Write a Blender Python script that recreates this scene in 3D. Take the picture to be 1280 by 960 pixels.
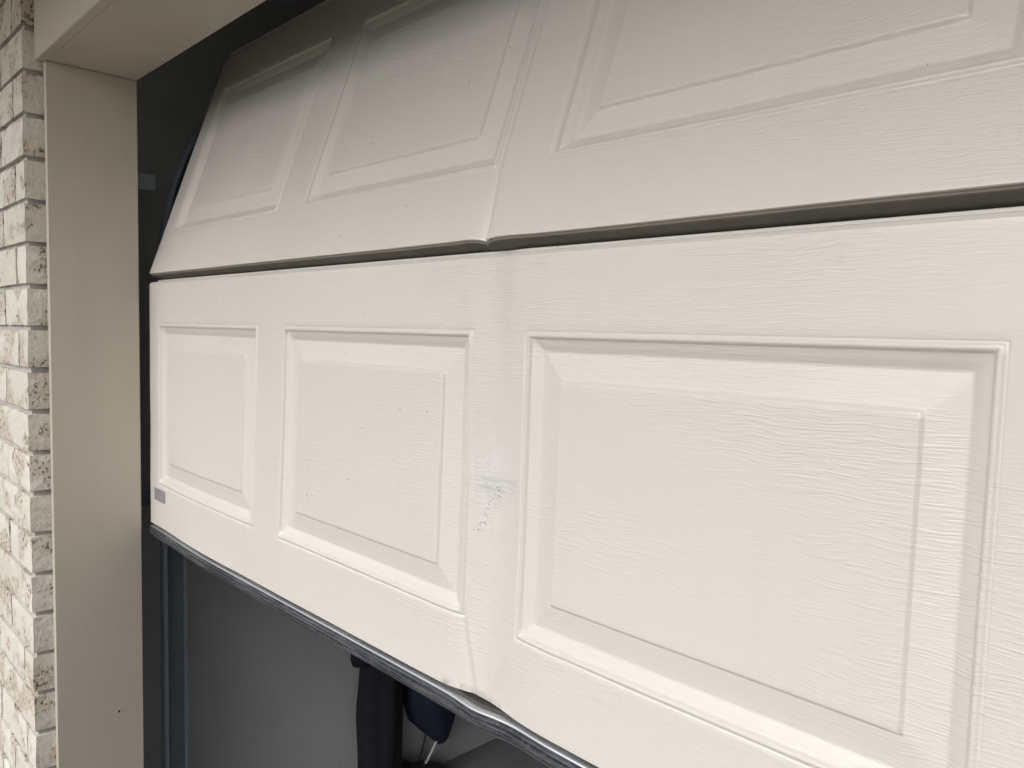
import bpy, math, random
import numpy as np
from mathutils import Matrix, Vector, noise as mnoise

random.seed(7); np.random.seed(7)
scene = bpy.context.scene
for o in list(bpy.data.objects): bpy.data.objects.remove(o, do_unlink=True)
col = scene.collection
ZB = 1.056                      # height of the bottom door section's lower edge above the floor

# ------------------------------------------------------------------ camera
cam_d = bpy.data.cameras.new('camera'); cam = bpy.data.objects.new('camera', cam_d); col.objects.link(cam)
cam_d.sensor_fit = 'HORIZONTAL'; cam_d.sensor_width = 36.0; cam_d.lens = 969.87 / 1280 * 36.0
cam_d.clip_start = 0.02; cam_d.clip_end = 1000.0
yaw, pitch, roll = 0.7703, 0.0681, 0.0220
d = Vector((-math.cos(yaw) * math.cos(pitch), math.sin(yaw) * math.cos(pitch), -math.sin(pitch)))
r = d.cross(Vector((0, 0, 1))).normalized(); u = r.cross(d)
rr = r * math.cos(roll) + u * math.sin(roll); uu = u * math.cos(roll) - r * math.sin(roll)
m = Matrix((rr, uu, -d)).transposed().to_4x4(); m.translation = Vector((1.7886, -0.6191, 0.4444 + ZB))
cam.matrix_world = m
scene.camera = cam
scene.render.resolution_x, scene.render.resolution_y = 1024, 768

# ------------------------------------------------------------------ sky, sun, exposure
SUN_EL, SUN_AZ = math.radians(37), math.radians(-83)     # azimuth measured from +x: light comes from the street side
sun_dir = Vector((math.cos(SUN_EL) * math.cos(SUN_AZ), math.cos(SUN_EL) * math.sin(SUN_AZ), math.sin(SUN_EL)))
w = bpy.data.worlds.new('World'); scene.world = w; w.use_nodes = True
nt = w.node_tree; nt.nodes.clear()
wo = nt.nodes.new('ShaderNodeOutputWorld'); bg = nt.nodes.new('ShaderNodeBackground'); sk = nt.nodes.new('ShaderNodeTexSky')
hs = nt.nodes.new('ShaderNodeHueSaturation')
sk.sky_type = 'NISHITA'; sk.sun_disc = False; sk.sun_elevation = SUN_EL
sk.sun_rotation = math.radians(90) - SUN_AZ; sk.dust_density = 3.0; sk.air_density = 1.0
hs.inputs['Saturation'].default_value = 0.22
bg.inputs['Strength'].default_value = 0.14
nt.links.new(sk.outputs[0], hs.inputs['Color']); nt.links.new(hs.outputs[0], bg.inputs[0]); nt.links.new(bg.outputs[0], wo.inputs[0])
sd = bpy.data.lights.new('sun', 'SUN'); so = bpy.data.objects.new('sun', sd); col.objects.link(so)
sd.energy = 0.8; sd.angle = math.radians(60); sd.color = (1.0, 0.98, 0.955)
so.rotation_euler = sun_dir.to_track_quat('Z', 'Y').to_euler()
scene.view_settings.view_transform = 'Standard'; scene.view_settings.look = 'None'
scene.view_settings.gamma = 1.0; scene.view_settings.exposure = 0.30
scene.cycles.max_bounces = 7; scene.cycles.diffuse_bounces = 5; scene.cycles.glossy_bounces = 3

# ------------------------------------------------------------------ material helpers
class NT:
    def __init__(s, name):
        s.m = bpy.data.materials.new(name); s.m.use_nodes = True; s.t = s.m.node_tree; s.t.nodes.clear()
        s.out = s.n('ShaderNodeOutputMaterial'); s.b = s.n('ShaderNodeBsdfPrincipled'); s.l(s.b.outputs[0], s.out.inputs[0])
    def n(s, typ, **kw):
        x = s.t.nodes.new(typ)
        for k, v in kw.items(): setattr(x, k, v)
        return x
    def l(s, a, b): s.t.links.new(a, b)
    def put(s, sock, v):
        if hasattr(v, 'is_output'): s.l(v, sock)
        else: sock.default_value = v
    def math(s, op, a, b=0.0, c=None, clamp=False):
        x = s.n('ShaderNodeMath', operation=op, use_clamp=clamp)
        s.put(x.inputs[0], a); s.put(x.inputs[1], b)
        if c is not None: s.put(x.inputs[2], c)
        return x.outputs[0]
    def uv(s):
        x = s.n('ShaderNodeUVMap'); x.uv_map = 'UVMap'
        sp = s.n('ShaderNodeSeparateXYZ'); s.l(x.outputs[0], sp.inputs[0]); return sp.outputs[0], sp.outputs[1]
    def obj(s): return s.n('ShaderNodeTexCoord').outputs['Object']
    def vec(s, x, y, z=0.0):
        c = s.n('ShaderNodeCombineXYZ'); s.put(c.inputs[0], x); s.put(c.inputs[1], y); s.put(c.inputs[2], z); return c.outputs[0]
    def scale(s, v, sc):
        x = s.n('ShaderNodeVectorMath', operation='MULTIPLY'); s.put(x.inputs[0], v); x.inputs[1].default_value = sc; return x.outputs[0]
    def add(s, v, a):
        x = s.n('ShaderNodeVectorMath', operation='ADD'); s.put(x.inputs[0], v); s.put(x.inputs[1], a); return x.outputs[0]
    def noise(s, v, scale=1.0, detail=2.0, rough=0.5):
        x = s.n('ShaderNodeTexNoise'); s.put(x.inputs['Vector'], v); x.inputs['Scale'].default_value = scale
        x.inputs['Detail'].default_value = detail; x.inputs['Roughness'].default_value = rough; return x.outputs[0]
    def voro(s, v, scale=1.0):
        x = s.n('ShaderNodeTexVoronoi'); s.put(x.inputs['Vector'], v); x.inputs['Scale'].default_value = scale; return x.outputs['Distance'], x.outputs['Color']
    def rng(s, v, a, b, c=0.0, e=1.0, smooth=True):
        x = s.n('ShaderNodeMapRange', interpolation_type='SMOOTHSTEP' if smooth else 'LINEAR')
        s.put(x.inputs[0], v); x.inputs[1].default_value = a; x.inputs[2].default_value = b; x.inputs[3].default_value = c; x.inputs[4].default_value = e
        return x.outputs[0]
    def mix(s, f, a, b):
        x = s.n('ShaderNodeMix', data_type='RGBA'); s.put(x.inputs[0], f)
        for i, v in ((6, a), (7, b)):
            if hasattr(v, 'is_output'): s.l(v, x.inputs[i])
            else: x.inputs[i].default_value = (*v, 1)
        return x.outputs[2]
    def color(s, v):
        if hasattr(v, 'is_output'): s.l(v, s.b.inputs['Base Color'])
        else: s.b.inputs['Base Color'].default_value = (*v, 1)
    def bump(s, h, dist=0.001, strength=1.0):
        x = s.n('ShaderNodeBump'); s.put(x.inputs['Height'], h); x.inputs['Distance'].default_value = dist; x.inputs['Strength'].default_value = strength
        s.l(x.outputs[0], s.b.inputs['Normal'])
    def rough(s, v): s.put(s.b.inputs['Roughness'], v)
    def metal(s, v): s.b.inputs['Metallic'].default_value = v

def box_mask(t, uu, vv, u0, u1, v0, v1, s):
    a = t.math('MULTIPLY', t.rng(uu, u0 - s, u0 + s), t.rng(uu, u1 - s, u1 + s, 1, 0))
    b = t.math('MULTIPLY', t.rng(vv, v0 - s, v0 + s), t.rng(vv, v1 - s, v1 + s, 1, 0))
    return t.math('MULTIPLY', a, b)

def door_paint(name, scuffed):
    t = NT(name); uu, vv = t.uv()
    off = 0.0 if scuffed else 3.7
    P = t.vec(t.math('ADD', uu, off), vv)
    # embossed wood grain: long broken wavy ridges along the section
    wa = t.noise(t.scale(P, (5.5, 13, 1)), 1, 1)
    wb = t.noise(t.scale(P, (26, 34, 1)), 1, 0)
    v2 = t.math('ADD', vv, t.math('ADD', t.math('MULTIPLY_ADD', wa, 0.009, -0.0045), t.math('MULTIPLY_ADD', wb, 0.007, -0.0035)))
    G = t.vec(t.math('ADD', uu, off), v2)
    g1 = t.noise(t.scale(G, (23, 320, 1)), 1, 1.0, 0.55)
    g2 = t.noise(t.scale(G, (60, 520, 1)), 1, 0.0, 0.5)
    rid = t.math('SUBTRACT', 1.0, t.math('MULTIPLY', t.math('ABSOLUTE', t.math('SUBTRACT', g1, 0.5)), 5.0), clamp=True)
    amp = t.rng(t.noise(t.scale(P, (3.2, 7.5, 1)), 1, 0), 0.30, 0.70, 0.18, 1.0)
    h = t.math('ADD', t.math('MULTIPLY', t.math('MULTIPLY', rid, rid), -0.55), t.math('ADD', t.math('MULTIPLY', g1, 0.9), t.math('MULTIPLY', g2, 0.35)))
    h = t.math('MULTIPLY', h, amp)
    t.bump(h, 0.00046, 0.85)
    base = t.mix(t.noise(t.scale(P, (2.1, 3.0, 1)), 1, 3), (0.712, 0.682, 0.634), (0.740, 0.712, 0.672))
    # flecks of dirt
    dist, cc = t.voro(P, 34.0)
    sep = t.n('ShaderNodeSeparateColor'); t.l(cc, sep.inputs[0])
    fleck = t.math('MULTIPLY', t.rng(dist, 0.030, 0.055, 1, 0), t.math('GREATER_THAN', sep.outputs[0], 0.84))
    base = t.mix(t.math('MULTIPLY', fleck, 0.75), base, (0.10, 0.09, 0.08))
    streak = t.rng(t.noise(t.scale(P, (38, 2.6, 1)), 1, 3, 0.6), 0.50, 0.78, 0, 0.055)
    base = t.mix(streak, base, (0.50, 0.47, 0.42))
    # faint horizontal smears
    sm = t.rng(t.noise(t.scale(G, (9, 95, 1)), 1, 3, 0.6), 0.60, 0.78, 0, 0.10)
    base = t.mix(sm, base, (0.42, 0.39, 0.35))
    rgh = t.rng(t.noise(t.scale(P, (6, 9, 1)), 1, 3), 0.3, 0.7, 0.295, 0.38)
    if scuffed:
        nz = t.noise(t.scale(P, (34, 26, 1)), 1, 4, 0.65)
        m1 = t.math('MULTIPLY', box_mask(t, uu, vv, 1.095, 1.158, 0.185, 0.325, 0.038), t.rng(nz, 0.30, 0.62))
        base = t.mix(t.math('MULTIPLY', m1, 0.38), base, (0.80, 0.80, 0.80))
        # grey rub across the stile, then the dark chips running down to the left
        rub = t.math('MULTIPLY', box_mask(t, uu, vv, 1.090, 1.165, 0.250, 0.272, 0.008), t.rng(t.noise(t.scale(P, (30, 240, 1)), 1, 3), 0.42, 0.6))
        base = t.mix(t.math('MULTIPLY', rub, 0.40), base, (0.40, 0.41, 0.44))
        # chips lie along a slanted line: u = 1.098 + (v - .205) * .55
        du = t.math('ABSOLUTE', t.math('SUBTRACT', uu, t.math('MULTIPLY_ADD', vv, 0.62, 1.099 - 0.62 * 0.205)))
        line = t.math('MULTIPLY', t.rng(du, 0.003, 0.011, 1, 0), t.math('MULTIPLY', t.rng(vv, 0.196, 0.204), t.rng(vv, 0.255, 0.268, 1, 0)))
        chips = t.math('MULTIPLY', line, t.rng(t.noise(t.scale(P, (260, 330, 1)), 1, 3, 0.7), 0.57, 0.62))
        base = t.mix(t.math('MULTIPLY', chips, 0.85), base, (0.06, 0.06, 0.065))
        few = t.math('MULTIPLY', box_mask(t, uu, vv, 1.090, 1.160, 0.255, 0.300, 0.006), t.rng(t.noise(t.scale(P, (120, 420, 1)), 1, 3, 0.7), 0.655, 0.69))
        base = t.mix(t.math('MULTIPLY', few, 0.6), base, (0.15, 0.15, 0.16))
        # scratches on the middle panel
        sc = t.math('MULTIPLY', box_mask(t, uu, vv, 0.72, 1.02, 0.245, 0.335, 0.02), t.rng(t.noise(t.scale(P, (38, 520, 1)), 1, 2, 0.6), 0.68, 0.72))
        base = t.mix(t.math('MULTIPLY', sc, 0.35), base, (0.30, 0.28, 0.26))
        tg = t.math('MULTIPLY', t.rng(vv, 0.5345, 0.536), t.math('MULTIPLY', t.rng(t.noise(t.scale(P, (38, 150, 1)), 1, 3, 0.7), 0.66, 0.71), t.rng(uu, 1.05, 1.2)))
        base = t.mix(t.math('MULTIPLY', tg, 0.85), base, (0.05, 0.045, 0.04))
        # dirty torn edge by the kinked bottom rail
        ed = t.math('MULTIPLY', box_mask(t, uu, vv, 1.05, 1.15, -0.02, 0.006, 0.006), t.rng(nz, 0.4, 0.6))
        base = t.mix(t.math('MULTIPLY', ed, 0.5), base, (0.22, 0.20, 0.18))
    else:
        k = t.math('MULTIPLY', box_mask(t, uu, vv, 1.10, 1.50, -0.05, -0.002, 0.002), t.rng(t.noise(t.scale(P, (45, 160, 1)), 1, 3, 0.7), 0.60, 0.66))
        base = t.mix(t.math('MULTIPLY', k, 0.8), base, (0.07, 0.065, 0.06))
    t.color(base); t.rough(rgh)
    t.b.inputs['Coat Weight'].default_value = 0.35; t.b.inputs['Coat Roughness'].default_value = 0.2
    return t.m

def plain(name, c, rough=0.6, metal=0.0, bs=None, bd=0.0005, var=0.08, vs=8.0):
    t = NT(name); P = t.obj()
    f = t.noise(P, vs, 4, 0.6)
    t.color(t.mix(f, tuple(x * (1 - var) for x in c), tuple(min(1, x * (1 + var)) for x in c)))
    t.rough(t.rng(t.noise(P, vs * 2.3, 3), 0.3, 0.7, max(0.05, rough - 0.06), min(1, rough + 0.06))); t.metal(metal)
    if bs: t.bump(t.noise(P, bs, 3, 0.6), bd, 0.7)
    return t.m

def frame_paint():
    t = NT('frame_paint'); P = t.obj()
    f = t.noise(t.scale(P, (6, 6, 2.2)), 1, 4, 0.6)
    c = t.mix(f, (0.550, 0.495, 0.418), (0.595, 0.542, 0.466))
    wear = t.rng(t.noise(t.scale(P, (40, 40, 18)), 1, 4, 0.7), 0.62, 0.75, 0, 0.18)
    c = t.mix(wear, c, (0.33, 0.30, 0.26))
    big = t.rng(t.noise(t.scale(P, (9, 9, 1.6)), 1, 3, 0.55), 0.35, 0.68)
    c = t.mix(t.math('MULTIPLY', big, 0.22), c, (0.43, 0.385, 0.33))
    dist, cc = t.voro(P, 26.0); sp = t.n('ShaderNodeSeparateColor'); t.l(cc, sp.inputs[0])
    c = t.mix(t.math('MULTIPLY', t.math('MULTIPLY', t.rng(dist, 0.02, 0.05, 1, 0), t.math('GREATER_THAN', sp.outputs[0], 0.93)), 0.6), c, (0.16, 0.14, 0.12))
    t.color(c); t.rough(t.rng(f, 0.3, 0.7, 0.40, 0.56))
    brush = t.noise(t.scale(P, (260, 260, 9)), 1, 2)
    t.bump(t.math('ADD', t.math('MULTIPLY', brush, 0.6), t.math('MULTIPLY', t.noise(P, 90, 2), 1.5)), 0.0003, 0.7)
    return t.m

def brick_material():
    t = NT('brick_cream'); P = t.obj()
    rnd = t.n('ShaderNodeObjectInfo').outputs['Random']
    Q = t.add(P, t.vec(t.math('MULTIPLY', rnd, 37.0), t.math('MULTIPLY', rnd, 91.0), t.math('MULTIPLY', rnd, 13.0)))
    base = t.mix(rnd, (0.62, 0.59, 0.51), (0.79, 0.765, 0.70))
    base = t.mix(t.rng(t.noise(Q, 14, 3), 0.35, 0.7), base, (0.68, 0.65, 0.57))
    patch = t.rng(t.noise(t.scale(Q, (13, 13, 16)), 1, 2), 0.48, 0.58)
    base = t.mix(t.math('MULTIPLY', patch, 0.45), base, (0.56, 0.42, 0.34))
    pits = t.rng(t.noise(t.scale(Q, (1, 1, 0.6)), 170, 3, 0.7), 0.55, 0.60)
    dark = t.math('MULTIPLY', pits, t.math('MAXIMUM', t.math('MULTIPLY', patch, 0.95), 0.16))
    base = t.mix(dark, base, (0.15, 0.115, 0.09))
    t.color(base); t.rough(0.88)
    h = t.math('ADD', t.math('MULTIPLY', t.noise(Q, 85, 3, 0.65), 1.8), t.math('MULTIPLY', dark, -0.8))
    h = t.math('ADD', h, t.math('MULTIPLY', t.noise(Q, 420, 2), 0.4))
    t.bump(h, 0.0022, 0.8)
    return t.m

def seal_rubber():
    t = NT('ribbed_rubber'); P = t.obj()
    dust = t.rng(t.noise(t.scale(P, (9, 60, 160)), 1, 4, 0.7), 0.42, 0.68)
    spots = t.rng(t.noise(P, 220, 3, 0.7), 0.52, 0.66, 0, 0.6)
    c = t.mix(dust, (0.030, 0.034, 0.042), (0.120, 0.128, 0.138))
    c = t.mix(spots, c, (0.165, 0.160, 0.150))
    t.color(c); t.rough(t.rng(dust, 0, 1, 0.62, 0.85)); t.bump(t.noise(P, 420, 3, 0.6), 0.0004, 0.7)
    return t.m

M = dict(
    low=door_paint('door_paint_scuffed', True), up=door_paint('door_paint_clean', False),
    frame=frame_paint(), brick=brick_material(),
    mortar=plain('mortar', (0.43, 0.42, 0.40), 0.95, 0, 260, 0.002, 0.12, 30),
    galv=plain('galvanised_steel', (0.17, 0.20, 0.235), 0.5, 0.5, 60, 0.0002, 0.18, 25),
    alum=plain('aluminium', (0.72, 0.75, 0.79), 0.42, 1.0, None, 0, 0.03, 3),
    rubber=seal_rubber(),
    plaster=plain('garage_plaster', (0.47, 0.47, 0.47), 0.9, 0, 85, 0.0032, 0.08, 3.5),
    concrete=plain('concrete', (0.140, 0.120, 0.094), 0.9, 0, 120, 0.002, 0.14, 3),
    floor=plain('garage_concrete', (0.20, 0.20, 0.20), 0.85, 0, 120, 0.001, 0.15, 4),
    ground=plain('lawn_ground', (0.055, 0.065, 0.035), 0.95, 0, 40, 0.01, 0.3, 2),
    ceil=plain('ceiling_board', (0.55, 0.55, 0.54), 0.9),
    soffit=plain('eave_lining', (0.62, 0.56, 0.45), 0.8, 0, 60, 0.0005, 0.04, 4),
    sticker=plain('grey_sticker', (0.26, 0.26, 0.27), 0.5, 0, None, 0, 0.1, 60),
    black=plain('dark_screw', (0.03, 0.028, 0.026), 0.6),
    coat=plain('black_cloth', (0.007, 0.008, 0.013), 0.92, 0, 500, 0.0006, 0.3, 9),
    navy=plain('navy_nylon', (0.012, 0.017, 0.042), 0.72, 0, 300, 0.0004, 0.25, 12),
    white=plain('white_cord', (0.62, 0.62, 0.60), 0.6), shoe=plain('black_leather', (0.015, 0.015, 0.016), 0.5, 0, 200, 0.0005, 0.2, 20),
    grime=plain('grimy_channel', (0.07, 0.066, 0.06), 0.8, 0, 300, 0.001, 0.5, 90),
    joint=plain('joint_shade_brown', (0.185, 0.172, 0.145), 0.7, 0, 200, 0.0005, 0.35, 14),  # shade of the slot between sections, put in as a dark brown
    nylon=plain('roller_nylon', (0.55, 0.55, 0.52), 0.5), foam=plain('section_back', (0.55, 0.54, 0.51), 0.5),
)

# ------------------------------------------------------------------ object helpers
def mesh_obj(name, V, F, mat, parent=None, smooth=False, uv=None, normals=None, loc=None):
    me = bpy.data.meshes.new(name); me.from_pydata([tuple(v) for v in V], [], [tuple(f) for f in F]); me.update()
    if uv is not None:
        lay = me.uv_layers.new(name='UVMap'); idx = np.empty(len(me.loops), dtype=np.int32)
        me.loops.foreach_get('vertex_index', idx); lay.data.foreach_set('uv', np.asarray(uv, dtype=np.float32)[idx].ravel())
    if smooth or normals is not None: me.polygons.foreach_set('use_smooth', [True] * len(me.polygons))
    if normals is not None: me.normals_split_custom_set_from_vertices([tuple(n) for n in normals])
    me.materials.append(mat)
    o = bpy.data.objects.new(name, me); col.objects.link(o)
    if loc is not None: o.location = loc
    if parent is not None: o.parent = parent
    return o
def empty(name, loc=(0, 0, 0)):
    o = bpy.data.objects.new(name, None); o.empty_display_size = 0.1; o.location = loc; col.objects.link(o); return o
def tag(o, label, cat, group=None):
    o['label'] = label; o['category'] = cat
    if group: o['group'] = group
    return o
def box_geo(x0, x1, y0, y1, z0, z1):
    V = [(x, y, z) for z in (z0, z1) for y in (y0, y1) for x in (x0, x1)]
    F = [(0, 2, 3, 1), (4, 5, 7, 6), (0, 1, 5, 4), (1, 3, 7, 5), (3, 2, 6, 7), (2, 0, 4, 6)]
    return V, F
def bevel_box(x0, x1, y0, y1, z0, z1, b):
    """box with chamfered edges (24 verts)"""
    V = []; X = (x0, x1); Y = (y0, y1); Z = (z0, z1)
    s = (1, -1); idx = {}
    for i in (0, 1):
        for j in (0, 1):
            for k in (0, 1):
                x, y, z = X[i], Y[j], Z[k]
                for a, p in (('x', (x, y + s[j] * b, z + s[k] * b)), ('y', (x + s[i] * b, y, z + s[k] * b)), ('z', (x + s[i] * b, y + s[j] * b, z))):
                    idx[(i, j, k, a)] = len(V); V.append(p)
    F = []
    q = ((0, 0), (1, 0), (1, 1), (0, 1))
    for i in (0, 1):
        f = [idx[(i, a, c, 'x')] for a, c in q]; F.append(f if i else f[::-1])
        f = [idx[(a, i, c, 'y')] for a, c in q]; F.append(f[::-1] if i else f)
        f = [idx[(a, c, i, 'z')] for a, c in q]; F.append(f if i else f[::-1])
    for a in (0, 1):
        for c in (0, 1):
            F.append([idx[(a, c, 0, 'x')], idx[(a, c, 0, 'y')], idx[(a, c, 1, 'y')], idx[(a, c, 1, 'x')]])
            F.append([idx[(a, 0, c, 'x')], idx[(a, 0, c, 'z')], idx[(a, 1, c, 'z')], idx[(a, 1, c, 'x')]])
            F.append([idx[(0, a, c, 'y')], idx[(0, a, c, 'z')], idx[(1, a, c, 'z')], idx[(1, a, c, 'y')]])
            for e in (0, 1): F.append([idx[(a, c, e, 'x')], idx[(a, c, e, 'y')], idx[(a, c, e, 'z')]])
    return V, F
def fix_normals(o):
    import bmesh
    bm = bmesh.new(); bm.from_mesh(o.data); bmesh.ops.recalc_face_normals(bm, faces=bm.faces); bm.to_mesh(o.data); bm.free(); return o
def bbox(name, x0, x1, y0, y1, z0, z1, b, mat, parent=None):
    return fix_normals(mesh_obj(name, *bevel_box(x0, x1, y0, y1, z0, z1, b), mat, parent))
def struct(name, x0, x1, y0, y1, z0, z1, mat):
    o = mesh_obj(name, *box_geo(x0, x1, y0, y1, z0, z1), mat); o['kind'] = 'structure'; return o
def sweep(path, prof, closed_prof=False):
    """prof: list of (a,b) offsets in frame; path: list of (origin, A, B) with axes; returns V,F"""
    V = []; n = len(prof)
    for o, A, B in path:
        for a, b in prof: V.append(tuple(Vector(o) + Vector(A) * a + Vector(B) * b))
    F = []
    for i in range(len(path) - 1):
        for j in range(n if closed_prof else n - 1):
            k = (j + 1) % n
            F.append((i * n + j, i * n + k, (i + 1) * n + k, (i + 1) * n + j))
    return V, F
def tube(pts, rad, seg=10):
    pts = [Vector(p) for p in pts]; path = []
    for i, p in enumerate(pts):
        t = (pts[min(i + 1, len(pts) - 1)] - pts[max(i - 1, 0)]).normalized()
        a = t.cross(Vector((0.31, 0.87, 0.38))).normalized(); path.append((p, a, t.cross(a)))
    rs = rad if isinstance(rad, (list, tuple)) else [rad] * len(pts)
    V = []; F = []
    for (p, a, b), rr_ in zip(path, rs):
        for k in range(seg):
            an = 2 * math.pi * k / seg; V.append(tuple(p + a * math.cos(an) * rr_ + b * math.sin(an) * rr_))
    for i in range(len(pts) - 1):
        for k in range(seg):
            k2 = (k + 1) % seg; F.append((i * seg + k, i * seg + k2, (i + 1) * seg + k2, (i + 1) * seg + k))
    F.append(tuple(range(seg))[::-1]); F.append(tuple((len(pts) - 1) * seg + k for k in range(seg)))
    return V, F

# ------------------------------------------------------------------ the setting
HEAD = 0.963 + ZB                                   # underside of the opening's head
DW = 2.256                                          # door width
gnd = mesh_obj('ground', *box_geo(-250, 250, -250, 250, -0.4, -0.012), M['ground']); gnd['kind'] = 'structure'
drv = struct('driveway', -0.9, 3.4, -9.0, -0.235, -0.2, -0.006, M['concrete'])
flr = struct('garage_floor', -0.22, 3.4, -0.234, 6.2, -0.2, 0.0, M['floor'])
struct('garage_side_wall', -0.42, -0.22, -0.02, 6.4, -0.1, 2.44, M['plaster'])
struct('garage_far_side_wall', 3.4, 3.6, -0.235, 6.4, -0.1, 2.44, M['plaster'])
struct('garage_back_wall', -0.22, 3.4, 6.2, 6.4, -0.1, 2.44, M['plaster'])
struct('garage_ceiling', -0.42, 3.6, -0.02, 6.4, 2.44, 2.5, M['ceil'])
struct('garage_front_wall', 2.29, 3.4, -0.230, -0.02, -0.1, 2.44, M['mortar'])
struct('garage_inner_skin', -1.6, -0.020, -0.121, -0.021, -0.1, 2.44, M['plaster'])
struct('garage_head_wall', -0.020, 2.29, -0.187, -0.021, HEAD + 0.016, 2.44, M['plaster'])

# ------------------------------------------------------------------ brick wall: every brick a part
BX, BY = -0.019, -0.2327
bw = empty('brick_wall', (BX, BY, 0))
tag(bw, 'cream brick wall with dark speckled patches left of the garage opening', 'wall')
def brick_mesh(L, seed, rough_corner):
    rnd = random.Random(seed)
    nx = max(2, round(L / 0.028)); ny = 4; nz = 4; D = 0.110; Hh = 0.0775
    V = []; F = []; ids = {}
    def vid(i, j, k):
        if (i, j, k) in ids: return ids[(i, j, k)]
        x, y, z = -L * i / nx, D * j / ny, -Hh / 2 + Hh * k / nz
        # arris worn and chipped
        on = (i in (0, nx)) + (j in (0, ny)) + (k in (0, nz))
        p = Vector((x, y, z)); c = Vector((-L / 2, D / 2, 0))
        if on >= 2:
            s = 0.0011 + 0.0016 * rnd.random() ** 2
            for ax, (lo, hi) in enumerate(((i == 0, i == nx), (j == 0, j == ny), (k == 0, k == nz))):
                if lo or hi: p[ax] += s * (1 if c[ax] > p[ax] else -1)
        nn = mnoise.noise_vector(Vector((x * 40 + seed * 7.1, y * 40, z * 40)))
        p += nn * 0.0007
        ids[(i, j, k)] = len(V); V.append(tuple(p)); return ids[(i, j, k)]
    for j in range(ny):
        for k in range(nz):
            F.append((vid(0, j, k), vid(0, j + 1, k), vid(0, j + 1, k + 1), vid(0, j, k + 1)))
            F.append((vid(nx, j, k), vid(nx, j, k + 1), vid(nx, j + 1, k + 1), vid(nx, j + 1, k)))
    for i in range(nx):
        for k in range(nz):
            F.append((vid(i, 0, k), vid(i, 0, k + 1), vid(i + 1, 0, k + 1), vid(i + 1, 0, k)))
            F.append((vid(i, ny, k), vid(i + 1, ny, k), vid(i + 1, ny, k + 1), vid(i, ny, k + 1)))
        for j in range(ny):
            F.append((vid(i, j, 0), vid(i + 1, j, 0), vid(i + 1, j + 1, 0), vid(i, j + 1, 0)))
            F.append((vid(i, j, nz), vid(i, j + 1, nz), vid(i + 1, j + 1, nz), vid(i + 1, j, nz)))
    me = bpy.data.meshes.new('brick'); me.from_pydata(V, [], F); me.update(); me.materials.append(M['brick'])
    o = bpy.data.objects.new('tmp', me); fix_normals(o); bpy.data.objects.remove(o)
    return me
lib = {L: [brick_mesh(L, s + int(L * 1000), True) for s in range(6)] for L in (0.074, 0.189, 0.2335)}
COURSE = 0.0849
jt0 = 0.8502 + 0.003 + ZB                            # a bed joint's centre
k_top = int((2.42 - jt0) / COURSE)
for k in range(-k_top - 1, 23):
    zc = jt0 - COURSE * (k + 0.5)
    if zc + 0.04 > 2.305 or zc < 0.0: continue
    x = BX; first = True
    while x > -1.45:
        L = (0.189 if k % 2 == 0 else 0.074) if first else 0.2335
        o = bpy.data.objects.new('brick', random.choice(lib[L])); col.objects.link(o); o.parent = bw
        o.location = (x - BX + random.uniform(-.0012, .0012), random.uniform(-.0012, .0012), zc + random.uniform(-.0008, .0008))
        if not first and random.random() < 0.5: pass
        x -= L + 0.0065; first = False
mesh_obj('mortar', *box_geo(-1.44, -0.0100, 0.0095, 0.1105, -0.05, 2.304), M['mortar'], bw)

# ------------------------------------------------------------------ timber door frame
df = empty('door_frame', (0, -0.107, 0))
tag(df, 'beige painted timber frame lining the side and head of the garage opening', 'door frame')
def part(name, x0, x1, y0, y1, z0, z1, b, mat, parent):
    y = parent.location.y; px = parent.location.x; pz = parent.location.z
    return bbox(name, x0 - px, x1 - px, y0 - y, y1 - y, z0 - pz, z1 - pz, b, mat, parent)
jamb = part('side_jamb', -0.019, -0.005, -0.1941, -0.020, 0.0, HEAD - 0.0005, 0.0015, M['frame'], df)
part('side_jamb', DW + 0.005, DW + 0.019, -0.1941, -0.020, 0.0, HEAD - 0.0005, 0.0015, M['frame'], df)
part('head_jamb', -0.0185, DW + 0.0185, -0.1905, -0.020, HEAD, HEAD + 0.015, 0.001, M['frame'], df)
part('fascia_board', -0.0185, DW + 0.03, -0.2090, -0.1912, HEAD - 0.002, 2.44, 0.0015, M['frame'], df)
V, F = tube([(0, 0, 0), (0.0012, 0, 0)], 0.0026, 10)
sc_ = mesh_obj('screw', V, F, M['black'], df, loc=(-0.0055, -0.072 + 0.107, -0.417 + ZB))

# ------------------------------------------------------------------ eave above the opening
EZ = 2.307
struct('eave_soffit', -1.6, 3.7, -0.95, -0.236, EZ, EZ + 0.008, M['soffit'])
struct('eave_fascia', -1.6, 3.7, -0.97, -0.951, EZ - 0.03, 2.60, M['frame'])
struct('roof', -1.6, 3.7, -0.949, 6.5, 2.56, 2.60, M['soffit'])

# ------------------------------------------------------------------ sectional garage door
H = 0.53; A0, PW, PG = 0.0507, 0.4728, 0.0875; VT, VB = 0.0836, 0.0911
panels = [(A0 + i * (PW + PG), A0 + i * (PW + PG) + PW) for i in range(4)]
def seg(knots, step_fn):
    out = [knots[0]]
    for a, b in zip(knots[:-1], knots[1:]):
        n = max(1, math.ceil((b - a) / step_fn((a + b) / 2))); out += [a + (b - a) * i / n for i in range(1, n + 1)]
    return out
def fine(c): return 0.003 if 1.0 < c < 1.26 else 0.014
uk = sorted(set([0.0, 0.004, 1.0, 1.26, DW - 0.004, DW] + [x for p in panels for x in p]))
UL = seg(uk, fine)
VL = seg([0.0, 0.02, VB, H - VT, H - 0.02, H], lambda c: 0.004 if c < VB else 0.009)
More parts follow.
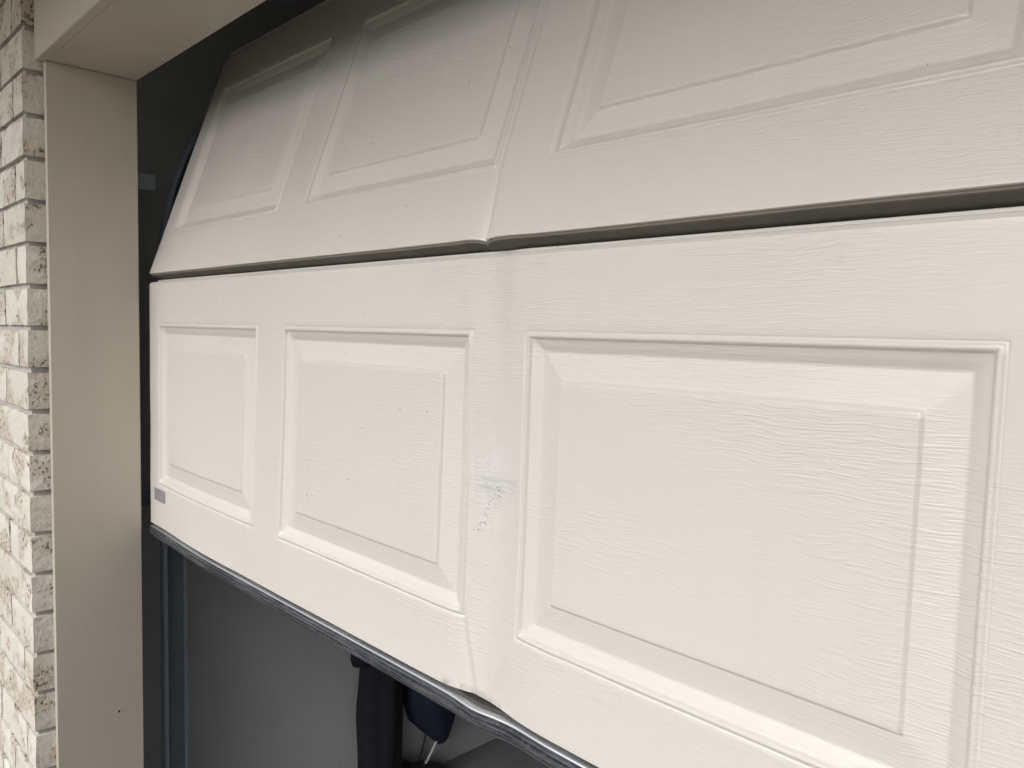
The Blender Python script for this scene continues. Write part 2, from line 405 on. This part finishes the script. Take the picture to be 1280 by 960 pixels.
# pressed-panel profile: inset from the panel's edge, depth into the door
PROF = [(0.0012, 0.0011), (0.0024, 0.0014), (0.0036, 0.0004), (0.0048, -0.0008), (0.0066, -0.0012), (0.0084, -0.0004), (0.0096, 0.0020), (0.0112, 0.0034),
        (0.0150, 0.0046), (0.0190, 0.0064), (0.0222, 0.0086), (0.0240, 0.0092), (0.0256, 0.0092), (0.0275, 0.0088),
        (0.0290, 0.0086), (0.0525, 0.0048), (0.0538, 0.0042), (0.0550, 0.0024), (0.0562, 0.0012), (0.0575, 0.0009), (0.0605, 0.0008)]
TOP = [(0.0003, 0.0009), (0.0009, 0.0024), (0.0036, 0.0038), (0.0044, 0.0054), (0.0040, 0.0100), (-0.0030, 0.0110), (-0.0030, 0.0175), (0.0090, 0.0185), (0.0100, 0.021), (0.0100, 0.034), (0.0, 0.0360), (0.0, 0.040)]
BOT = [(-0.0005, 0.0005), (-0.0008, 0.0016), (-0.0006, 0.0038), (-0.0002, 0.010), (0.0004, 0.022), (0.0010, 0.040)]

def build_section(name, pos, mat, parent):
    V = []; UV = []; F = []; P = []
    def add(u, v, dd): V.append(pos(u, v, dd)); UV.append((u, v)); return len(V) - 1
    nu, nv = len(UL), len(VL)
    inside = lambda u, v: next((i for i, (a, b) in enumerate(panels) if a + 1e-6 < u < b - 1e-6), None) if VB + 1e-6 < v < H - VT - 1e-6 else None
    g = {}
    for i, u in enumerate(UL):
        for j, v in enumerate(VL):
            if inside(u, v) is None: g[(i, j)] = add(u, v, 0.0)
    for i in range(nu - 1):
        for j in range(nv - 1):
            if inside((UL[i] + UL[i + 1]) / 2, (VL[j] + VL[j + 1]) / 2) is None:
                F.append((g[(i, j)], g[(i + 1, j)], g[(i + 1, j + 1)], g[(i, j + 1)])); P.append(0)
    # top and bottom returns, back, ends
    prev_t = [g[(i, nv - 1)] for i in range(nu)]; prev_b = [g[(i, 0)] for i in range(nu)]
    end0 = [g[(0, j)] for j in range(nv)]; end1 = [g[(nu - 1, j)] for j in range(nv)]
    for dv, dd in TOP:
        cur = [add(u, H + dv, dd) for u in UL]
        for i in range(nu - 1): F.append((prev_t[i], prev_t[i + 1], cur[i + 1], cur[i])); P.append(0)
        prev_t = cur; end0.append(cur[0]); end1.append(cur[-1])
    for dv, dd in BOT:
        cur = [add(u, dv, dd) for u in UL]
        for i in range(nu - 1): F.append((cur[i], cur[i + 1], prev_b[i + 1], prev_b[i])); P.append(0)
        prev_b = cur; end0.insert(0, cur[0]); end1.insert(0, cur[-1])
    for i in range(nu - 1): F.append((prev_t[i], prev_t[i + 1], prev_b[i + 1], prev_b[i])); P.append(0)
    e0 = [add(UV[k][0], UV[k][1], 0) for k in end0]; e1 = [add(UV[k][0], UV[k][1], 0) for k in end1]
    for a, b in zip(e0, end0): V[a] = V[b]
    for a, b in zip(e1, end1): V[a] = V[b]
    F.append(tuple(e0)); P.append(0); F.append(tuple(e1[::-1])); P.append(0)
    # pressed panels, mitred rings
    for pi, (a, b) in enumerate(panels):
        ii = [i for i, u in enumerate(UL) if a - 1e-6 <= u <= b + 1e-6]; jj = [j for j, v in enumerate(VL) if VB - 1e-6 <= v <= H - VT + 1e-6]
        loop = [(i, jj[0]) for i in ii] + [(ii[-1], j) for j in jj[1:]] + [(i, jj[-1]) for i in ii[-2::-1]] + [(ii[0], j) for j in jj[-2:0:-1]]
        prev = [g[k] for k in loop]
        c0, c1 = VB, H - VT
        def mp(i, j, t):
            return a + t + (UL[i] - a) * (b - a - 2 * t) / (b - a), c0 + t + (VL[j] - c0) * (c1 - c0 - 2 * t) / (c1 - c0)
        for t, dd in PROF:
            cur = [add(*mp(i, j, t), dd) for i, j in loop]; n = len(loop)
            for k in range(n):
                k2 = (k + 1) % n; F.append((prev[k], prev[k2], cur[k2], cur[k])); P.append(pi + 1)
            prev = cur
        t, dd = PROF[-1]; gi = {k: v for k, v in zip(loop, prev)}
        for i in ii:
            for j in jj:
                if (i, j) not in gi: gi[(i, j)] = add(*mp(i, j, t), dd)
        for i in ii[:-1]:
            for j in jj[:-1]: F.append((gi[(i, j)], gi[(i + 1, j)], gi[(i + 1, j + 1)], gi[(i, j + 1)])); P.append(pi + 1)
    V = np.array(V); UV = np.array(UV); N = np.zeros_like(V)
    for f in F:                                       # area-weighted normals shared by the whole pressed sheet
        p = V[list(f)]; n = np.zeros(3)
        for k in range(1, len(f) - 1): n += np.cross(p[k] - p[0], p[k + 1] - p[0])
        for k in f: N[k] += n
    N /= np.maximum(np.linalg.norm(N, axis=1, keepdims=True), 1e-12)
    P = np.array(P); root = None
    for pid in range(5):
        fs = [F[k] for k in np.where(P == pid)[0]]; used = sorted({k for f in fs for k in f}); re = {k: i for i, k in enumerate(used)}
        o = mesh_obj('door_section' if pid == 0 else 'raised_panel', V[used], [tuple(re[k] for k in f) for f in fs], mat, parent if pid == 0 else root, uv=UV[used], normals=N[used])
        if pid == 0: root = o
    return root
def ss(a, b, x):
    x = min(1, max(0, (x - a) / (b - a))); return x * x * (3 - 2 * x)
def gs(x, s): return math.exp(-(x / s) ** 2)
def ridge(u, v, p, q, wd):
    """distance-based crease along the line p-q in door coordinates"""
    px, py = q[0] - p[0], q[1] - p[1]; L2 = px * px + py * py
    t = ((u - p[0]) * px + (v - p[1]) * py) / L2; tc = min(1, max(0, t))
    dd = math.hypot(u - p[0] - tc * px, v - p[1] - tc * py)
    return math.exp(-dd / wd) * (0.25 + 3.0 * tc * (1 - tc))
def lean(u): return 0.004 + 0.024 * ss(0.0, 0.35, u)
def dent_low(u, v):
    x = 0.0100 * gs(u - 1.128, 0.052) * (0.25 + 0.75 * ss(0.46, 0.20, v)) * ss(0.53, 0.40, v)      # stile pushed in
    x += 0.0022 * gs(u - 1.105, 0.030) * gs(v, 0.045)                                               # bottom rail kinked
    x += 0.0040 * ridge(u, v, (1.078, 0.100), (1.098, 0.0), 0.0042) - 0.0034 * ridge(u, v, (1.092, 0.085), (1.110, 0.0), 0.0042)
    x -= 0.0030 * ridge(u, v, (1.168, 0.090), (1.118, 0.0), 0.006)
    x += 0.0022 * ridge(u, v, (1.092, 0.34), (1.082, 0.08), 0.0045) + 0.0016 * ridge(u, v, (1.150, 0.53), (1.120, 0.36), 0.005) + 0.0010 * mnoise.noise(Vector((u * 7, v * 7, 0)))
    x += 0.0042 * gs(u - 1.112, 0.026) * gs(v - 0.53, 0.10) - 0.0016 * gs(u - 1.150, 0.022) * gs(v - 0.50, 0.08)
    return x
def pos_low(u, v, dd):
    return (u, -lean(u) * (H - v) + dent_low(u, max(0, v)) + dd, v + 0.0010 * gs(u - 1.105, 0.026) * gs(v, 0.02))
TILT, UZ = 0.3336, 0.5536
def dent_up(u, v):
    s = u - 1.0865 - 0.010 * (1 - ss(0.0, 0.12, v))
    amp = 0.0034 + 0.0052 * math.exp(-v / 0.09)
    c = amp * (math.exp(-abs(s) / (0.011 if s < 0 else 0.0035)))
    c -= 0.0016 * gs(s - 0.040, 0.030) * math.exp(-v / 0.10) + 0.0014 * gs(s + 0.030, 0.016) * math.exp(-v / 0.05)
    return c + 0.0010 * mnoise.noise(Vector((u * 5, v * 6, 4)))
def pos_up(u, v, dd):
    dd2 = dd + dent_up(u, max(0, v)); vv = v - 0.0012 * gs(u - 1.103, 0.012) * gs(v, 0.03)
    return (u, vv * math.sin(TILT) + dd2 * math.cos(TILT), UZ + vv * math.cos(TILT) - dd2 * math.sin(TILT))
T3 = math.radians(71); Y3 = pos_up(0, H, 0)[1] + 0.012; Z3 = pos_up(0, H, 0)[2] + 0.018
def pos_3(u, v, dd): return (u, Y3 + v * math.sin(T3) + dd * math.cos(T3), Z3 + v * math.cos(T3) - dd * math.sin(T3))
Y4 = Y3 + H * math.sin(T3) + 0.012; Z4 = Z3 + H * math.cos(T3) + 0.006
def pos_4(u, v, dd): return (u, Y4 + v, Z4 - dd * -1.0)

gd = empty('garage_door', (0, 0, ZB))
tag(gd, 'half raised cream sectional garage door with pressed panels, creased and dented', 'garage door')
s1 = build_section('door_section', pos_low, M['low'], gd); s1['label'] = 'bottom cream section with a scuffed dented stile and kinked lower edge'
s2 = build_section('door_section', pos_up, M['up'], gd); s2['label'] = 'cream section tilting back into the garage with a sharp vertical crease'
s3 = build_section('door_section', pos_3, M['up'], gd)

# sticker at the lower left corner
def on_low(u, v, lift): x, y, z = pos_low(u, v, -lift); return (x, y, z)
su0, su1, sv0, sv1 = 0.024, 0.092, 0.056, 0.083
V = [on_low(a, b, c) for c in (-0.0003, 0.0005) for a, b in ((su0, sv0), (su1, sv0), (su1, sv1), (su0, sv1))]
fix_normals(mesh_obj('sticker', V, [(0, 1, 2, 3), (4, 5, 6, 7), (0, 1, 5, 4), (1, 2, 6, 5), (2, 3, 7, 6), (3, 0, 4, 7)], M['sticker'], s1))

# bottom retainer and ribbed rubber seal following the kink
def kink(u): return -0.0020 * gs(u - 1.112, 0.032) + 0.0026 * gs(u - 1.180, 0.036)
def kinkz(u): return -0.0020 * gs(u - 1.112, 0.032)
us = seg([0.0, 0.9, 1.35, DW], lambda c: 0.006 if 0.9 < c < 1.35 else 0.03)
def strip(prof):
    V = []; F = []; n = len(prof)
    for u in us:
        yb = -lean(u) * H + kink(u)
        for y, z in prof: V.append((u, yb + y, z + kinkz(u)))
    for i in range(len(us) - 1):
        for j in range(n):
            k = (j + 1) % n; F.append((i * n + j, (i + 1) * n + j, (i + 1) * n + k, i * n + k))
    F.append(tuple(range(n))); F.append(tuple((len(us) - 1) * n + k for k in range(n))[::-1])
    return V, F
ret = [(0.0065, -0.0053), (0.0055, -0.0053), (0.0010, -0.0056), (-0.0012, -0.0064), (-0.0022, -0.0078), (-0.0018, -0.0090), (0.002, -0.0100), (0.038, -0.0100), (0.038, -0.0053)]
o = fix_normals(mesh_obj('bottom_retainer', *strip(ret), M['alum'], gd))
fix_normals(mesh_obj('seal_channel', *strip([(0.0072, -0.0018), (0.0072, -0.0051), (0.037, -0.0051), (0.037, -0.0018)]), M['grime'], gd))
rub = [(0.034, -0.0106), (0.0005, -0.0106)]
NR = 5; RH = 0.0270
def rub_y(a): return -0.0030 * math.sin(math.pi * min(1, a * 1.1 + 0.12)) + 0.011 * a ** 2.4
for k in range(NR):
    for f_, dy in ((0.0, 0.0008), (0.10, -0.0006), (0.50, -0.0012), (0.62, -0.0004), (0.70, 0.0024), (0.88, 0.0024)):
        a_ = (k + f_) / NR; rub.append((rub_y(a_) + dy, -0.0112 - RH * a_))
rub += [(0.014, -0.0395), (0.022, -0.0380), (0.032, -0.030)]
fix_normals(mesh_obj('weather_seal', *strip(rub), M['rubber'], gd))

# hinges, rollers and end stiles behind the left edge
def roller(y, z):
    rt = mesh_obj('roller', *tube([(-0.046, y, z), (-0.034, y, z)], 0.021, 18), M['nylon'], gd)
    mesh_obj('stem', *tube([(-0.034, y, z), (0.06, y, z)], 0.0055, 10), M['galv'], rt)
def hinge(x, y, z, t):
    V, F = bevel_box(-0.03, 0.03, 0.0, 0.004, -0.05, 0.05, 0.001)
    hb = fix_normals(mesh_obj('hinge', V, F, M['galv'], gd, loc=(x, y, z))); hb.rotation_euler = (-t, 0, 0)
roller(0.060, 0.04); roller(0.060, 0.535)
pu = pos_up(0, 0.50, 0.065); roller(pu[1], pu[2])
hinge(0.035, 0.043, 0.52, TILT / 2)
p_ = pos_up(0.035, 0.47, 0.043); hinge(0.035, p_[1], p_[2], TILT)

# added strip under the tilted section, its dark colour stands for the slot's shade
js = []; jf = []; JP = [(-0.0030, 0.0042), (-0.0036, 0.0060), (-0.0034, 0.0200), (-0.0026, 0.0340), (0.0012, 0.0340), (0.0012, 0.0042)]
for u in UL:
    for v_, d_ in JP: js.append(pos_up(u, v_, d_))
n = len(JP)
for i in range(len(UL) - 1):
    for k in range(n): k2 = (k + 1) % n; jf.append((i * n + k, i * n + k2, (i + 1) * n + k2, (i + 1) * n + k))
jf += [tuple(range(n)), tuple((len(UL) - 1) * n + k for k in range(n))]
fix_normals(mesh_obj('joint_shade_strip', js, jf, M['joint'], s2))

# ------------------------------------------------------------------ track: vertical rail, curve, horizontal rail, brackets
tk = empty('door_track', (-0.05, 0.06, 0))
tag(tk, 'galvanised steel door track standing behind the left jamb', 'door track')
CP = [(0.030, -0.019), (0.030, -0.025), (0.0, -0.025), (0.0, 0.025), (0.030, 0.025), (0.030, 0.019), (0.0285, 0.019), (0.0285, 0.0235), (0.0015, 0.0235), (0.0015, -0.0235), (0.0285, -0.0235), (0.0285, -0.019)]
ZS = 0.57 + ZB; RC = 0.62
def rail(name, path):
    V, F = sweep(path, CP, True); n = len(CP); return fix_normals(mesh_obj(name, V, F + [tuple(range(n)), tuple((len(path) - 1) * n + k for k in range(n))], M['galv'], tk))
rail('vertical_rail', [((0, 0, 0.03), (1, 0, 0), (0, 1, 0)), ((0, 0, ZS), (1, 0, 0), (0, 1, 0))])
arc = []
for k in range(17):
    a = math.pi / 2 * k / 16; arc.append(((0, RC * (1 - math.cos(a)), ZS + 0.001 + RC * math.sin(a)), (1, 0, 0), (0, math.cos(a), -math.sin(a))))
rail('curved_rail', arc)
rail('horizontal_rail', [((0, RC + 0.001, ZS + RC + 0.001), (1, 0, 0), (0, 0, -1)), ((0, 2.3, ZS + RC + 0.001), (1, 0, 0), (0, 0, -1))])
for z in (0.35, 1.10, 0.760 + ZB):
    V, F = bevel_box(-0.052, -0.004, -0.0785, -0.0755, -0.018, 0.018, 0.001); b_ = fix_normals(mesh_obj('bracket', V, F, M['galv'], tk, loc=(0, 0, z)))
    V, F = bevel_box(-0.0075, -0.0040, -0.0750, -0.0255, -0.018, 0.018, 0.001); fix_normals(mesh_obj('flange', V, F, M['galv'], b_))
    V, F = tube([(-0.030, -0.0835, 0), (-0.030, -0.0787, 0)], 0.007, 6); mesh_obj('bolt', V, F, M['alum'], b_)

# ------------------------------------------------------------------ things hanging on the garage's side wall
WX = -0.22
def cloth(name, prof, folds, seed, mat, parent=None, loc=(0, 0, 0), n=56):
    """prof: rows (z, y_centre, half_width, half_depth)"""
    V = []; F = []; rows = len(prof)
    for i, (z, yc, hw, hd) in enumerate(prof):
        for k in range(n):
            a = 2 * math.pi * k / n
            w_ = 1 + folds * math.sin(a * 7 + seed + 0.9 * math.sin(z * 5 + seed)) * (0.4 + 0.6 * i / rows) + 0.10 * mnoise.noise(Vector((math.cos(a) * 2, math.sin(a) * 2, z * 6 + seed)))
            V.append((max(-hd * 0.96, hd * math.cos(a) * w_), yc + hw * math.sin(a) * w_, z))
    for i in range(rows - 1):
        for k in range(n):
            k2 = (k + 1) % n; F.append((i * n + k, i * n + k2, (i + 1) * n + k2, (i + 1) * n + k))
    F.append(tuple(range(n))); F.append(tuple((rows - 1) * n + k for k in range(n)))
    return fix_normals(mesh_obj(name, V, F, mat, parent, smooth=True, loc=loc))
def dense(rows, n=6):
    out = []
    for a, b in zip(rows[:-1], rows[1:]):
        for i in range(n): out.append(tuple(x + (y - x) * i / n for x, y in zip(a, b)))
    return out + [rows[-1]]
ct = empty('coat', (WX, 0.728, 0.06)); tag(ct, 'long black coat hanging against the grey garage wall', 'coat')
cloth('body', dense([(1.42, 0, .030, .030), (1.36, 0, .075, .045), (1.20, 0, .092, .055), (0.80, 0, .076, .058), (0.45, 0, .070, .058), (0.25, 0, .074, .058), (0.0, 0, .070, .052)]), 0.06, 1.0, M['coat'], ct, (0.066, 0, 0))
cloth('sleeve', dense([(1.30, -.060, .040, .030), (1.0, -.085, .042, .030), (0.62, -.090, .036, .028), (0.46, -.092, .032, .026), (0.44, -.092, .026, .020)]), 0.05, 2.3, M['coat'], ct, (0.095, 0, 0))
bg_ = empty('bag', (WX, 0.925, 0.125)); tag(bg_, 'dark navy cloth bag hanging beside the black coat', 'bag')
cloth('body', dense([(0.62, 0.02, .050, .030), (0.55, 0.02, .105, .045), (0.32, 0.015, .110, .055), (0.17, 0.01, .108, .055), (0.115, 0.015, .095, .050), (0.06, 0.035, .062, .040), (0.02, 0.048, .034, .028), (0.0, 0.05, .018, .016)]), 0.04, 4.0, M['navy'], bg_, (0.058, 0, 0))
mesh_obj('strap', *tube([(0.03, -0.02, 0.60), (0.012, 0.0, 0.95), (0.03, 0.04, 0.60)], 0.008, 8), M['navy'], bg_, smooth=True)
def bez(pts, n=24):
    out = []; pts = [Vector(p) for p in pts]
    for i in range(len(pts) - 1):
        p0, p1, p2, p3 = pts[max(i - 1, 0)], pts[i], pts[i + 1], pts[min(i + 2, len(pts) - 1)]
        for k in range(n):
            t = k / n; out.append(0.5 * ((2 * p1) + (p2 - p0) * t + (2 * p0 - 5 * p1 + 4 * p2 - p3) * t * t + (-p0 + 3 * p1 - 3 * p2 + p3) * t ** 3))
    return out + [pts[-1]]
cb = mesh_obj('cord', *tube(bez([(-0.15, 1.10, 0.62), (-0.148, 1.03, 0.33), (-0.150, 0.955, 0.15), (-0.152, 0.885, 0.055), (-0.150, 0.83, 0.006)]), 0.0042, 8), M['white'], None, smooth=True)
tag(cb, 'thin white cord trailing from the navy bag to the floor', 'cord')
cb = mesh_obj('cable', *tube(bez([(-0.195, 0.985, 0.70), (-0.200, 0.960, 0.35), (-0.198, 0.950, 0.18), (-0.190, 0.905, 0.06), (-0.17, 0.86, 0.006)]), 0.0028, 8), M['shoe'], None, smooth=True)
tag(cb, 'thin dark cable dangling down the wall left of the white cord', 'cable')
# a shoe on the floor, toe along the wall
sh = empty('shoe', (-0.145, 0.84, 0)); tag(sh, 'black shoe on the floor beneath the coat and bag', 'shoe')
def shoe_loft(zs, sc):
    rows = [(-.13, .030, .075), (-.11, .036, .095), (-.07, .038, .100), (-.03, .036, .092), (.02, .040, .070), (.07, .046, .055), (.11, .040, .045), (.135, .024, .030)]
    V = []; F = []; n = 16
    for y, hw, h in rows:
        for k in range(n):
            a = 2 * math.pi * k / n; c, s = math.cos(a), math.sin(a)
            z = zs + (h * sc if s > 0 else 0.0) * max(0, s) ** 0.7 + (0 if s > 0 else 0.0)
            V.append((hw * math.copysign(abs(c) ** 0.7, c), y, z if s > 0 else zs - 0.010 * abs(s) ** 0.3))
    for i in range(len(rows) - 1):
        for k in range(n): k2 = (k + 1) % n; F.append((i * n + k, i * n + k2, (i + 1) * n + k2, (i + 1) * n + k))
    F.append(tuple(range(n))); F.append(tuple((len(rows) - 1) * n + k for k in range(n))); return V, F
fix_normals(mesh_obj('upper', *shoe_loft(0.024, 1.0), M['shoe'], sh, smooth=True))
V, F = shoe_loft(0.013, 0.12); fix_normals(mesh_obj('sole', [(x * 1.05, y * 1.03, z) for x, y, z in V], F, M['rubber'], sh, smooth=True))
